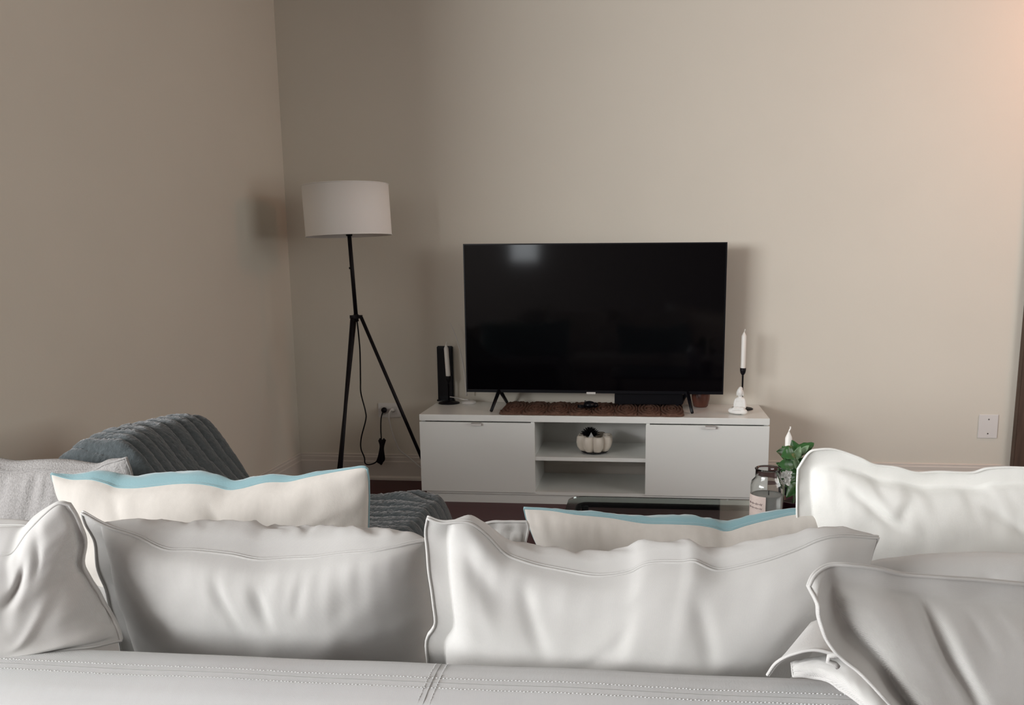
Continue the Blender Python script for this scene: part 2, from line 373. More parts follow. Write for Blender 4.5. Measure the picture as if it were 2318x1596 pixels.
# ------------------------------------------------------------------ seated statue
bd = Z(1674, 940, ZT); bx, by = bd.x, bd.y+.03
hs = P(1676, 872, by).z-ZT
bm = bmesh.new(); q = hs/.15
def s_(c, s, rz=0, ry=0): sphere(bm, (c[0]*q, c[1]*q, c[2]*q), [v*q for v in s], Matrix.Rotation(rz,3,'Z') @ Matrix.Rotation(ry,3,'Y'))
s_((0,0,.016),(.040,.030,.016)); s_((-.030,-.008,.018),(.024,.020,.016)); s_((.024,-.010,.016),(.022,.020,.0155)); s_((-.004,-.022,.014),(.034,.013,.011))
s_((.004,.004,.050),(.024,.018,.032)); s_((.004,.004,.074),(.027,.017,.016)); s_((-.020,-.002,.056),(.0085,.011,.026),0,.12); s_((.028,-.002,.056),(.0085,.011,.026),0,-.12)
s_((-.008,-.016,.034),(.020,.010,.007),.3); s_((.016,-.016,.034),(.018,.010,.007),-.3)
s_((.004,.002,.092),(.010,.010,.012)); s_((.003,-.001,.114),(.0165,.018,.023)); s_((.004,.004,.132),(.011,.011,.010))
s_((.001,-.017,.112),(.0035,.005,.007)); s_((-.013,.002,.106),(.0035,.005,.013)); s_((.019,.002,.106),(.0035,.005,.013))
st = ob('seated_statue', bm, M['buddha'], None, True); st.location = (bx, by, ZT); st.rotation_euler.z = -.35
rm = st.modifiers.new('union', 'REMESH'); rm.mode = 'VOXEL'; rm.voxel_size = .0016; rm.use_smooth_shade = True
tag(st, 'small white seated meditating statue with crossed legs at the right end of the bench', 'statue')
# ------------------------------------------------------------------ candle bowl on the middle shelf
zb = zsh+.012; cb_ = Z(1346, 1030, zb); cx, cy = P(1346, 1020, cb_.y+.06).x, cb_.y+.06
wcl = (P(1389, 1005, cy).x-P(1303, 1005, cy).x)/2
LT('black_saucer', [(0,0),(.052,0),(.066,.008),(.068,.012),(.062,.010),(.05,.004),(0,.004)], (cx, cy, zb), M['bplast'], None)
tag(bpy.data.objects['black_saucer'], 'flat black saucer under the lobed white candle bowl', 'saucer')
q = wcl/.09
prof = [(0,.006),(.052,.006),(.070,.014),(.084,.032),(.089,.055),(.086,.078),(.080,.086),(.074,.084),(.068,.074),(.066,.062),(.04,.058),(0,.058)]
bm = bmesh.new(); lathe(bm, [(r*q, z*q) for r, z in prof], (cx, cy, zb), 120, lobes=8, amp=.30, phase=.2)
tag(ob('candle_bowl', bm, M['candle'], None, True), 'cream flower shaped candle bowl of rounded lobes on the middle shelf', 'candle')
bm = bmesh.new(); fc = Vector((cx-.022*q, cy+.01, zb+.078*q))
for k in range(70):
    a = k*2.4; e = .15+1.3*k/70; dv = Vector((math.cos(a)*math.cos(e), math.sin(a)*math.cos(e), math.sin(e)))
    c = fc+dv*.012; L = .040-.006*e
    rot = dv.to_track_quat('Z','Y').to_matrix().to_4x4()
    bmesh.ops.create_cone(bm, cap_ends=True, segments=5, radius1=.007, radius2=.0006, depth=L, matrix=Matrix.Translation(c+dv*L/2) @ rot)
tag(ob('black_cone', bm, M['black']), 'spiky black pine cone lying in the cream candle bowl', 'pine cone')
bm = bmesh.new(); b0 = Vector((cx-.014*q, cy-.035, zb+.074*q)); h_ = .030; e_ = .017
vs = [bm.verts.new(b0+Vector((math.cos(a)*e_*1.3, math.sin(a)*e_, 0))) for a in (PI/4, 3*PI/4, 5*PI/4, 7*PI/4)]; tp_ = bm.verts.new(b0+Vector((0,0,h_)))
bm.faces.new(vs[::-1])
for k in range(4): bm.faces.new((vs[k], vs[(k+1) % 4], tp_))
tag(ob('small_pyramid', bm, M['greywax']), 'tiny grey pyramid at the front rim inside the candle bowl', 'pyramid')
# ------------------------------------------------------------------ floor lamp
LY = 3.98
lamp = thing('floor_lamp', 'tripod floor lamp with white drum shade and thin black legs in the corner', 'floor lamp', (-1.37, LY, 0))
jt = P(806, 717, LY); ptop = P(793, 532, LY)
ax_ = (ptop-jt).normalized()
tl = P(781.5, 420, LY); bl_ = P(790.5, 533.5, LY); rad = .197
zax = (tl-bl_).normalized(); Rz_ = zax.to_track_quat('Z','Y').to_matrix().to_4x4(); hsh = (tl-bl_).length
bm = bmesh.new(); mt = Matrix.Translation(bl_) @ Rz_
lathe(bm, [(rad,0),(rad,hsh),(rad-.003,hsh),(rad-.003,0),(rad,0)], seg=72, mtx=mt)
sh = ob('lamp_shade', bm, M['shade'], lamp, True)
for z in (0, hsh):
    pts = [mt @ Vector((rad*math.cos(a), rad*math.sin(a), z)) for a in [2*PI*k/72 for k in range(72)]]
    bm = bmesh.new(); tube(bm, pts, .0022, 6, closed=True); ob('shade_rim', bm, M['shade'], sh, True)
bm = bmesh.new()
for k in range(3):
    a = 2*PI*k/3+.4; tube(bm, [mt @ Vector((0,0,.05)), mt @ Vector(((rad-.003)*math.cos(a), (rad-.003)*math.sin(a), .02))], .002, 6)
ob('shade_spider', bm, M['black'], lamp)
LT('bulb', [(0,.0),(.013,.002),(.014,.03),(.028,.06),(.03,.08),(.02,.102),(0,.108)], mt @ Vector((0,0,.06)), M['wax'], lamp, 20)
T('pole', [jt, mt @ Vector((0,0,.06))], .0095, M['black'], lamp, seg=14)
LT('socket', [(0,-.012),(.014,-.012),(.016,.0),(.016,.05),(0,.05)], mt @ Vector((0,0,.01)), M['black'], lamp, 16)
T('switch_knob', [P(795, 607, LY), P(790, 607, LY-.004)], .005, M['black'], lamp)
T('collar', [jt+Vector((0,0,-.022)), jt+Vector((0,0,.012))], .012, M['black'], lamp, seg=14)
bm = bmesh.new()
for a in (0, 2*PI/3, 4*PI/3): box(bm, -.004, .030, -.008, .008, -.008, .008, 0, Matrix.Translation(jt) @ Matrix.Rotation(a+math.radians(-8), 4, 'Z'))
ob('leg_bracket', bm, M['black'], lamp)
def leg(p0, px, py, Y):
    q1 = P(px, py, Y); d_ = (q1-p0); e = p0+d_*(p0.z/(-d_.z)); e.z = .006; T('leg', [p0, e], .0085, M['black'], lamp, seg=12)
leg(jt+Vector((.026,-.004,-.002)), 949, 1026, 4.02)
leg(jt+Vector((-.012,.02,-.004)), 768, 1056, 4.16)
leg(jt+Vector((-.012,-.022,-.004)), 772, 1056, 3.70)
yw = 4.27
T('power_cord', [jt+Vector((.004,0,-.02)), P(812,760,4.0), P(815,800,4.08), P(816,860,4.18), P(817,890,yw), P(827,930,yw), P(828,950,yw), P(818,990,yw), P(817,1015,yw), P(825,1036,yw), P(826,1048,yw), P(834,1052,yw), P(850,1047,yw), P(856,1036,yw), P(862,1020,yw), P(863,995,yw), P(862,970,4.30), P(863,945,4.33), P(868,930,4.34)], .0036, M['black'], lamp, 120)
bm = bmesh.new()
for k in range(5):
    o_ = (k-2)*2.2
    tube(bm, catmull([P(860+o_*.6,992+abs(o_),yw-.01), P(863+o_*.5,1010,yw-.012), P(862+o_,1030,yw-.014), P(860+o_*1.4,1045,yw-.012), P(863,1052-abs(o_),yw-.01), P(867+o_*.7,1040,yw-.01), P(866+o_*.4,1015,yw-.012), P(869+o_*.8,992+abs(o_)*.8,yw-.01)], 40), .0036, 6)
ob('cord_bundle', bm, M['black'], lamp, True)
T('plug', [P(870, 928, 4.352), P(869, 928.5, 4.318)], .0145, M['black'], lamp, seg=10)
# outlets
def plate(name, x0, y0, x1, y1, label):
    a = P(x0, y0, YB); c = P(x1, y1, YB)
    t = thing(name, label, 'outlet', ((a.x+c.x)/2, YB, (a.z+c.z)/2))
    B('cover_plate', a.x, c.x, YB-.006, YB, c.z, a.z, M['plate'], t, .0025)
    return t, a, c
t, a, c = plate('wall_outlet', 856, 912, 908, 945, 'wide cream wall outlet with a black and a white plug beside the lamp')
for fx in (.26, .74):
    x = a.x+(c.x-a.x)*fx; z = (a.z+c.z)/2
    B('socket', x-.016, x+.016, YB-.008, YB-.005, z-.022, z+.022, M['plastic'], t, .001)
t, a, c = plate('blank_wall_plate', 2216, 938, 2256, 992, 'blank white wall plate with two screws near the dark wooden door')
for fz in (.2, .8):
    x = (a.x+c.x)/2; z = c.z+(a.z-c.z)*fz
    T('screw', [(x,YB-.0055,z),(x,YB-.0075,z)], .0035, M['screw'], t)
wc = thing('white_cord', 'white mains cord dropping from the outlet behind the tv bench', 'cord', P(889, 929, 4.34))
T('plug', [P(890, 929, 4.348), P(886, 928, 4.318)], .010, M['plastic'], wc, seg=12)
T('lead', [P(885,928,4.32), P(881,935,4.31), P(880,945,4.31), P(884,965,4.31), P(890,985,4.31), P(897,1003,4.31), P(905,1019,4.31), P(925,1035,4.31), P(952,1058,4.31), P(985,1085,4.31), P(1010,1095,4.30)], .0042, M['plastic'], wc, 60)
# ------------------------------------------------------------------ coffee table
tb = Vector((.40, 2.33, 0)); TZ = .40
tab = thing('coffee_table', 'clear glass coffee table with rounded corners and black frame', 'coffee table', tb)
def rrect(x0, x1, y0, y1, r, z, n=8):
    o = []
    for (cx_, cy_, a0) in ((x1-r,y1-r,0),(x0+r,y1-r,PI/2),(x0+r,y0+r,PI),(x1-r,y0+r,1.5*PI)):
        for k in range(n+1): a = a0+PI/2*k/n; o.append(Vector((cx_+r*math.cos(a), cy_+r*math.sin(a), z)))
    return o
def slab(name, x0, x1, y0, y1, z0, z1, r, m, par):
    bm = bmesh.new(); A = [bm.verts.new(v) for v in rrect(x0,x1,y0,y1,r,z0)]; C = [bm.verts.new(v) for v in rrect(x0,x1,y0,y1,r,z1)]
    bm.faces.new(A[::-1]); bm.faces.new(C); n = len(A)
    for i in range(n): bm.faces.new((A[i], A[(i+1) % n], C[(i+1) % n], C[i]))
    return ob(name, bm, m, par)
slab('glass_top', -.235, 1.0, 2.02, 2.655, TZ-.010, TZ, .05, M['tglass'], tab)
bm = bmesh.new(); fr = rrect(-.20, .965, 2.055, 2.60, .03, TZ-.020); tube(bm, fr, .009, 8, closed=True); ob('frame', bm, M['black'], tab, True)
for (x, y) in ((-.18,2.08),(.945,2.08),(-.18,2.58),(.945,2.58)): T('leg', [(x,y,.0),(x,y,TZ-.02)], .011, M['black'], tab)
slab('shelf', -.17, .935, 2.09, 2.57, .14, .152, .03, M['bplast'], tab)
# jar candle
jx, jy = P(1737, 1110, 2.32).x, 2.32
jr = .046
jar = thing('jar_candle', 'large glass jar candle with grey wax and a pale pink label on the glass table', 'candle', (jx, jy, TZ))
JT = P(1737, 1064, jy).z-TZ+.004
prof = [(0,.002),(jr-.004,.002),(jr,.008),(jr,JT-.045),(jr-.003,JT-.034),(jr-.012,JT-.024),(jr-.012,JT-.004),(jr-.010,JT),(jr-.012,JT+.002),(jr-.015,JT),(jr-.015,JT-.022),(jr-.007,JT-.036),(jr-.0035,JT-.046),(jr-.0035,.014),(jr-.008,.008),(0,.008)]
LT('glass_jar', prof, (jx, jy, TZ), M['glass'], jar, 48)
WZ = P(1737, 1118, jy).z-TZ
wx = LT('wax', [(0,.0085),(jr-.009,.009),(jr-.0045,.014),(jr-.0045,WZ+.001),(jr-.012,WZ-.002),(0,WZ-.003)], (jx, jy, TZ), M['greywax'], jar, 40)
T('wick', [(jx+.004,jy,TZ+WZ-.006),(jx+.004,jy,TZ+WZ+.010)], .0012, M['black'], jar)
bm = bmesh.new(); A = []
lz0, lz1 = .010, WZ+.002
for i in range(17):
    a = math.radians(-188+86*i/16); A.append([bm.verts.new((jx+(jr+.0006)*math.cos(a), jy+(jr+.0006)*math.sin(a), TZ+z)) for z in (lz0, lz1)])
for i in range(16): bm.faces.new((A[i][0], A[i+1][0], A[i+1][1], A[i][1]))
lb = ob('label', bm, M['label'], jar, True)
def onjar(deg, z, o=.0011): a = math.radians(deg); return Vector((jx+(jr+o)*math.cos(a), jy+(jr+o)*math.sin(a), TZ+z))
bm = bmesh.new()
for row, (zc, am) in enumerate(((WZ-.020,.006),(WZ-.032,.0045))):
    tube(bm, [onjar(-171+.29*k, zc+am*.55*math.sin(k*.36)*(.6+.4*math.sin(k*.11))) for k in range(200)], .00035, 4)
ob('script_lettering', bm, M['ink'], lb)
bm = bmesh.new()
for k in range(9): sphere(bm, onjar(-172+8*k, .022+.006*math.sin(k*2.1)), (.0035,.0012,.0035), None, 8)
ob('berry_print', bm, M['berry'], lb, True)
# plant
plx, ply = P(1800, 1100, 2.40).x, 2.40
plant = thing('potted_plant', 'leafy green plant with white blooms in a dark maroon pot on the glass table', 'plant', (plx, ply, TZ))
LT('pot', [(0,0),(.03,0),(.034,.004),(.043,.07),(.045,.074),(.041,.074),(.038,.062),(0,.060)], (plx, ply, TZ), M['maroon'], plant, 32)
LT('soil', [(0,.064),(.0385,.0635)], (plx, ply, TZ), M['soil'], plant, 24)
def leaf(name, base, tip, wid, m, droop=.2, cup=.25, par=None, roll=0):
    base = Vector(base); tip = Vector(tip); d_ = tip-base; L = d_.length; d_.normalize()
    N0 = Vector((.25*math.sin(tip.x*900), -.75, .65)); s = d_.cross(N0); s = s.normalized() if s.length > .05 else Vector((1,0,0)); n_ = s.cross(d_)
    Rr = Matrix.Rotation(roll, 3, d_); s = Rr @ s; n_ = Rr @ n_
    bm = bmesh.new(); N = 14; K = 6; rows = []
    for i in range(N+1):
        t = i/N; wv = wid*math.sin(PI*min(1, t**.8))**.75*(1-.25*t)+.0004
        c = base+d_*L*t+n_*(droop*L*(t-t*t)*1.2)
        rows.append([bm.verts.new(c+s*wv*(k/K*2-1)+n_*(abs(k/K*2-1)**1.3*wv*cup+.0012*math.sin(t*22)*abs(k/K*2-1))) for k in range(K+1)])
    for i in range(N):
        for k in range(K): bm.faces.new((rows[i][k], rows[i+1][k], rows[i+1][k+1], rows[i][k+1]))
    o = ob(name, bm, m, par, True)
    sd = o.modifiers.new('thick', 'SOLIDIFY'); sd.thickness = .0008
    return o
def PP(x, y, dy=0): return P(x, y, ply+dy)
LV = [((1798,1045,0),(1757,1022,-.05),.030,'leaf',.25,.3), ((1806,1030,0),(1843,1003,.02),.020,'leaf',.1,.3), ((1808,1040,.02),(1792,996,.03),.018,'leaf',.1,.2),
 ((1803,1060,0),(1760,1066,-.05),.020,'leaf',.45,.2), ((1800,1075,-.01),(1756,1048,-.03),.016,'leaf',.1,.2), ((1800,1040,-.02),(1812,1010,-.03),.011,'leafl',.1,.3),
 ((1803,1060,-.03),(1792,1030,-.05),.010,'leafl',.2,.4), ((1805,1095,-.03),(1779,1128,-.08),.017,'leaf',.2,.5), ((1800,1080,0),(1762,1080,-.02),.016,'leaf',.3,.3),
 ((1812,1060,0),(1835,1035,-.03),.022,'leaf',.3,.3), ((1796,1052,-.06),(1760,1052,-.08),.018,'leaf',.3,.3), ((1798,1026,-.05),(1768,1034,-.07),.020,'leaf',.4,.3), ((1796,1092,.0),(1768,1098,.0),.016,'leaf',.3,.3), ((1812,1080,.02),(1845,1065,.02),.024,'leaf',.3,.3), ((1806,1068,.03),(1775,1040,.06),.024,'leaf',.2,.3),
 ((1806,1085,.02),(1822,1110,-.03),.02,'leaf',.3,.3), ((1806,1050,.03),(1770,1010,.05),.02,'leaf',.2,.3), ((1810,1030,.0),(1832,1008,-.02),.009,'leafl',.1,.3)]
for (b_, t_, wd, mm, dr_, cu) in LV:
    lo = leaf('leaf', PP(*b_), PP(*t_), wd*1.15, M[mm], dr_, cu, plant, random.uniform(-.35,.35))
    if mm == 'leafl': lo['label'] = 'pale grey green leaf'
for k, (sx, sy) in enumerate(((1798,1045),(1806,1035),(1803,1060),(1800,1078),(1810,1062),(1806,1090),(1812,1078))):
    T('stem', [(plx+.01*math.sin(k*2), ply+.01*math.cos(k*2), TZ+.06), PP((sx+1803)/2, (sy+1105)/2), PP(sx, sy)], .0018, M['leafl'], plant, 12)
for (bx_, by_) in ((1783,1073),(1776,1076),(1780,1090)):
    c = PP(bx_, by_, -.06)
    fl = None
    for k in range(4):
        a = k*PI/2+.5
        leaf('petal', c, c+Vector((math.cos(a)*.014, -.004, math.sin(a)*.014)), .008, M['petal'], .1, .4, plant, 0)['label'] = 'white petal'
# candle behind the plant
cy3 = 2.50; cx3 = P(1785, 1000, cy3).x; tipz = P(1785, 977, cy3).z
candlestick((cx3-.002, cy3+.0, TZ), .085, 'black candlestick half hidden by plant leaves on the glass table').scale = (.72,.72,1)
taper((cx3, cy3, TZ+.083), tipz-TZ-.083, 'white taper candle rising behind the plant leaves on the glass table', r=.0100)
# ------------------------------------------------------------------ cushions
def pw(q):
    if q[0] == 'w': return Vector(q[1:])
    return P(*q)
def cushion(label, Tp, Bp, Lp=None, Rp=None, pf=.08, pb=.08, n=(0,-1,0), nb=None, fl=(.0,.0,.0,.0), pwr=.5, wr=.004, pk=.006, creases=(), m='linen', mb=None, group='cushions on the sofa', NU=110, NV=60, seed=0, hem=.0020, cat='cushion', name='cushion', bw=0, pbs=(1,1), curl=0, pkf=26):
    Tw = catmull([pw(q) for q in Tp], NU); Bw = catmull([pw(q) for q in Bp], NU)
    Lw = catmull([pw(q) for q in (Lp or (Tp[0], Bp[0]))], NV); Rw = catmull([pw(q) for q in (Rp or (Tp[-1], Bp[-1]))], NV)
    n = Vector(n).normalized(); nb = Vector(nb).normalized() if nb else -n
    def at(arr, t):
        f = t*(len(arr)-1); i = min(int(f), len(arr)-2); return arr[i].lerp(arr[i+1], f-i)
    c00, c10, c01, c11 = Tw[0], Tw[-1], Bw[0], Bw[-1]
    ms = lambda s: .5*s+.5*(.5-.5*math.cos(PI*s))
    F_, K_, base = [], [], []
    cen = sum((Tw[NU//2], Bw[NU//2]), Vector())/2
    for i in range(NU+1):
        u = ms(i/NU); fr_, br_, bs_ = [], [], []
        for j in range(NV+1):
            v = ms(j/NV)
            b = at(Tw,u)*(1-v)+at(Bw,u)*v+at(Lw,v)*(1-u)+at(Rw,v)*u-(c00*(1-u)*(1-v)+c10*u*(1-v)+c01*(1-u)*v+c11*u*v)
            ft, fb, f_l, f_r = fl
            au = min(1, max(0, (u-f_l)/(1-f_l-f_r))); av = min(1, max(0, (v-ft)/(1-ft-fb)))
            pr_ = ((1-(2*au-1)**2)*(1-(2*av-1)**2))
            pr_ = max(0, pr_)**pwr
            inn = min(1, pr_*2.2)
            wv = wr*inn*(noise.noise(Vector((u*5+seed, v*3, seed*1.7)))*1.6+.8*noise.noise(Vector((u*13+seed+v*3, v*6, 4+seed))))
            wv += pk*min(1, pr_*3)*(noise.noise(Vector((u*pkf+seed*3, v*2.2, 9)))*math.exp(-av/.16)+.8*noise.noise(Vector((u*2.2, v*pkf*.5+seed, 5)))*(math.exp(-au/.08)+math.exp(-(1-au)/.08)))
            for (u0, v0, u1, v1, wd, am) in creases:
                dx, dy = u1-u0, v1-v0; L2 = dx*dx+dy*dy; t = min(1, max(0, ((u-u0)*dx+(v-v0)*dy)/L2))
                ds = math.hypot(u-u0-dx*t, (v-v0-dy*t)*.6)
                wv += am*math.exp(-(ds/wd)**2)*sm(-.15, .3, t)*(1-sm(.45, 1, t))*min(1, inn*1.5)
            flw = .0045*(1-inn)*noise.noise(Vector((u*9+seed, v*9, 2)))
            if curl and u < f_l: flw += curl*(1-u/f_l)**1.6*sm(0, .08, v+.03)
            bwv = bw*min(1, pr_*1.8)*(1-1.9*abs(noise.noise(Vector((u*12+seed+v*6, v*9+u*5, 31)))))+bw*.5*min(1, pr_*2.5)*noise.noise(Vector((u*34, v*12, seed)))
            fr_.append(b+n*(pf*pr_+wv+.0016+flw)); br_.append(b+nb*(pb*(pbs[0]+(pbs[1]-pbs[0])*u)*pr_+bwv)-n*(.0016-flw-.7*wr*noise.noise(Vector((u*8+seed, v*5, 7)))*inn)); bs_.append(b+n*flw)
        F_.append(fr_); K_.append(br_); base.append(bs_)
    root = thing(name, label, cat, (cen.x, cen.y, min(Bw[0].z, Bw[-1].z)), group)
    def grid(bm, G, flip):
        V = [[bm.verts.new(p) for p in c] for c in G]
        for i in range(NU):
            for j in range(NV):
                q = (V[i][j], V[i][j+1], V[i+1][j+1], V[i+1][j]); bm.faces.new(q[::-1] if flip else q)
        return V
    def loop(V):
        return [V[i][0] for i in range(NU)]+[V[NU][j] for j in range(NV)]+[V[i][NV] for i in range(NU,0,-1)]+[V[0][j] for j in range(NV,0,-1)]
    if mb:
        for nm, G, fp, mm in (('front_panel', F_, False, m), ('back_panel', K_, True, mb)):
            bm = bmesh.new(); grid(bm, G, fp); me = bpy.data.meshes.new(nm); bm.to_mesh(me); bm.free()
            o = new_obj(nm, me, M[mm], root, True)
            if nm == 'back_panel': o['label'] = 'light blue velvet back of the cushion'
            else: o['label'] = 'cream linen front of the cushion'
    else:
        bm = bmesh.new(); A = grid(bm, F_, False); C = grid(bm, K_, True); la, lc = loop(A), loop(C)
        for k in range(len(la)): bm.faces.new((la[k], lc[k], lc[(k+1) % len(la)], la[(k+1) % len(la)]))
        bmesh.ops.recalc_face_normals(bm, faces=bm.faces)
        me = bpy.data.meshes.new('cover'); bm.to_mesh(me); bm.free(); new_obj('cover', me, M[m], root, True)
    if hem:
        lb_ = loop(base); bm = bmesh.new()
        for s in (-1, 1): tube(bm, [p+n*s*hem*1.05 for p in lb_], hem, 6, closed=True)
        ob('hem' if not mb else 'piping', bm, M[mb or m], root, True)
    return root
# B: back cushion left of centre
cushion('long off-white back cushion left of centre, leaning against the sofa back',
  [(186,1160,1.17),(232,1186,1.165),(300,1212,1.16),(372,1240,1.155),(440,1246,1.15),(520,1254,1.15),(600,1266,1.15),(700,1262,1.15),(800,1250,1.15),(900,1236,1.16),(985,1220,1.19)],
  [(285,1570,1.26),(900,1590,1.28),(990,1590,1.30)],
  [(186,1160,1.17),(212,1220,1.19),(225,1290,1.20),(250,1370,1.21),(272,1450,1.22),(285,1570,1.26)], [(985,1220,1.19),(1000,1400,1.25),(990,1590,1.30)],
  pf=.085, pb=.105, nb=(0,.6,.8), n=(0,-.78,-.34), fl=(.0,.02,.065,.03), bw=.007, m='linen', seed=1, pwr=.42,
  pk=.004, wr=.003, creases=[(.42,.03,.50,.28,.016,-.005),(.53,.03,.58,.26,.016,-.006),(.66,.03,.64,.22,.014,-.004),(.3,.3,.7,.33,.05,-.003)])
# C: back cushion centre
cushion('wide off-white back cushion right of centre with its left corner standing up like an ear',
  [(968,1172,1.13),(1000,1182,1.13),(1060,1180,1.135),(1100,1210,1.14),(1140,1252,1.14),(1180,1268,1.14),(1240,1285,1.14),(1340,1300,1.14),(1420,1295,1.14),(1465,1277,1.14),(1550,1272,1.14),(1570,1268,1.14),(1630,1291,1.14),(1720,1268,1.15),(1800,1245,1.16),(1880,1214,1.18),(1988,1216,1.22)],
  [(975,1600,1.20),(1300,1600,1.24),(1700,1610,1.24)],
  [(968,1172,1.13),(964,1210,1.15),(972,1300,1.13),(986,1405,1.12),(966,1445,1.12),(968,1500,1.12),(975,1600,1.20)], [(1988,1216,1.22),(1940,1330,1.2),(1840,1450,1.2),(1700,1610,1.24)],
  pf=.085, pb=.075, nb=(0,.6,.8), n=(0,-.78,-.34), fl=(.0,.02,.05,.0), bw=.006, m='linen', seed=5, pwr=.42, pk=.003, wr=.003,
  creases=[(.24,.04,.30,.36,.018,-.007),(.36,.36,.50,.10,.02,-.004),(.60,.06,.67,.36,.018,-.006),(.48,.05,.44,.3,.018,-.004),(.04,.60,.5,.66,.02,.006),(.04,.57,.4,.60,.014,-.004),(.33,.5,.6,.42,.03,.003)])
# A: far left near cushion
cushion('off-white cushion at the far left with a sloping hem and peaked corner',
  [(-420,1420,1.03),(-250,1330,1.04),(-100,1275,1.05),(0,1256,1.06),(30,1249,1.065),(62,1205,1.07),(100,1165,1.075),(132,1140,1.08),(158,1142,1.085)],
  [(-420,1560,.95),(-100,1502,.985),(0,1488,1.0),(120,1474,1.02),(200,1464,1.04),(275,1449,1.075)],
  [(-420,1420,1.03),(-440,1500,1.0),(-420,1560,.95)], [(158,1142,1.085),(186,1195,1.09),(193,1235,1.095),(190,1285,1.095),(220,1335,1.095),(248,1385,1.09),(266,1420,1.08),(275,1449,1.075)],
  pf=.05, pb=.10, nb=(-.2,.6,.8), n=(.3,-.9,-.2), fl=(.0,.03,.0,.02), m='linen', seed=9, pwr=.5,
  creases=[(.80,.12,.72,.42,.02,-.008),(.86,.10,.84,.35,.016,-.006),(.66,.20,.60,.6,.03,.006),(.70,.8,.93,.42,.02,.006)])
cushion('white cushion at the left picture edge behind the peaked cushion',
  [(-300,1240,1.30),(-80,1195,1.32),(10,1190,1.32),(80,1195,1.32),(150,1220,1.32)], [(-300,1500,1.32),(150,1500,1.36)], pf=.07, pb=.08, n=(.1,-.8,-.4), m='linen', seed=12, pk=.002, creases=())
# I: small corner
cushion('small white cushion corner showing between the ear of the centre cushion and the blue one',
  [(1000,1240,1.46),(1060,1200,1.46),(1110,1182,1.46),(1150,1181,1.46),(1192,1181,1.46)], [(1000,1420,1.50),(1180,1420,1.50)], [(1000,1240,1.46),(1000,1420,1.50)], [(1192,1181,1.46),(1196,1198,1.46),(1186,1260,1.47),(1180,1420,1.50)], pf=.035, pb=.03, n=(0,-1,0), fl=(.10,.02,.05,.05), m='linen', seed=14, NU=50, NV=40)
# G and H: cream cushions with blue velvet backs
cushion('cream lumbar cushion with light blue velvet back at the left, before the dark plush blanket',
  [(116,1072,1.70),(160,1084,1.70),(205,1084,1.70),(240,1093,1.70),(272,1103,1.70),(350,1099,1.70),(430,1093,1.70),(480,1099,1.70),(516,1107,1.70),(550,1102,1.70),(600,1091,1.70),(650,1090,1.70),(700,1077,1.70),(760,1066,1.70),(818,1056,1.70),(832,1062,1.70)],
  [(200,1330,1.75),(833,1345,1.75)], [(116,1072,1.70),(130,1110,1.71),(165,1180,1.72),(200,1330,1.75)], [(832,1062,1.70),(836,1110,1.71),(834,1200,1.73),(833,1345,1.75)],
  pf=.085, pb=.095, pbs=(1.15,.45), bw=.005, nb=(0,.55,.85), n=(0,-.85,-.42), fl=(0,0,0,0), m='linenb', mb='blue', seed=21, hem=.0016, wr=.005, pk=.007, pkf=14, group='cream cushions with blue velvet backs',
  creases=[(.50,.02,.66,.45,.025,-.008),(.95,.25,.70,.45,.03,-.004),(.22,.02,.26,.3,.02,-.006)])
cushion('cream lumbar cushion with light blue velvet back right of centre, before the glass table',
  [(1186,1148,1.60),(1250,1153,1.60),(1330,1163,1.60),(1400,1173,1.60),(1480,1182,1.60),(1560,1184,1.60),(1610,1192,1.60),(1644,1200,1.60),(1690,1187,1.60),(1750,1172,1.60),(1830,1160,1.60),(1900,1170,1.60)],
  [(1250,1380,1.64),(1880,1380,1.64)], [(1186,1150,1.60),(1196,1185,1.61),(1225,1260,1.62),(1250,1380,1.64)], [(1900,1170,1.60),(1900,1260,1.61),(1880,1380,1.64)],
  pf=.075, pb=.070, pbs=(.4,1.0), bw=.004, nb=(0,.55,.85), n=(0,-.85,-.40), m='linenb', mb='blue', seed=25, hem=.0016, wr=.004, pk=.007, pkf=30, group='cream cushions with blue velvet backs',
  creases=[(.64,.0,.60,.35,.02,-.007),(.5,.0,.47,.3,.02,-.004),(.62,.04,.64,.2,.02,.005)])
# E: large far right
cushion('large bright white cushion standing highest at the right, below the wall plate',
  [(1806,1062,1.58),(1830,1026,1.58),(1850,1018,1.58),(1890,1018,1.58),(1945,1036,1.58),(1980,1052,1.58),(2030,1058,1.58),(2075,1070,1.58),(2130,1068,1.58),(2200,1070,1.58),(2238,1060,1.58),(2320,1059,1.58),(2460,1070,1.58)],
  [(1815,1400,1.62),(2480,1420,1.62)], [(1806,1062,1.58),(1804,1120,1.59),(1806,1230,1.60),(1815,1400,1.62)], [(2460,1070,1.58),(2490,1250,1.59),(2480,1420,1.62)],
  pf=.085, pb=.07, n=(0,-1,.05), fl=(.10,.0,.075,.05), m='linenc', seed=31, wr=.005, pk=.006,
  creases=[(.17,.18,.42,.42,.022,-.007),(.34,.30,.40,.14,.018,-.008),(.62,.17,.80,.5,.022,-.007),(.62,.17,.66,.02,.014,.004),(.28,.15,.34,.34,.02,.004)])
# F: rounded behind D
cushion('white cushion with smooth rounded top behind the near right corner cushion',
  [(1930,1310,1.30),(1975,1276,1.30),(2060,1268,1.30),(2160,1262,1.30),(2260,1262,1.30),(2360,1266,1.30),(2500,1290,1.30)], [(1960,1560,1.32),(2500,1560,1.32)],
  pf=.07, pb=.07, n=(0,-.9,-.25), m='linen', seed=36, pk=.003, wr=.006, creases=[(.25,.05,.5,.45,.03,-.008),(.5,.05,.8,.5,.03,-.008)], hem=0)
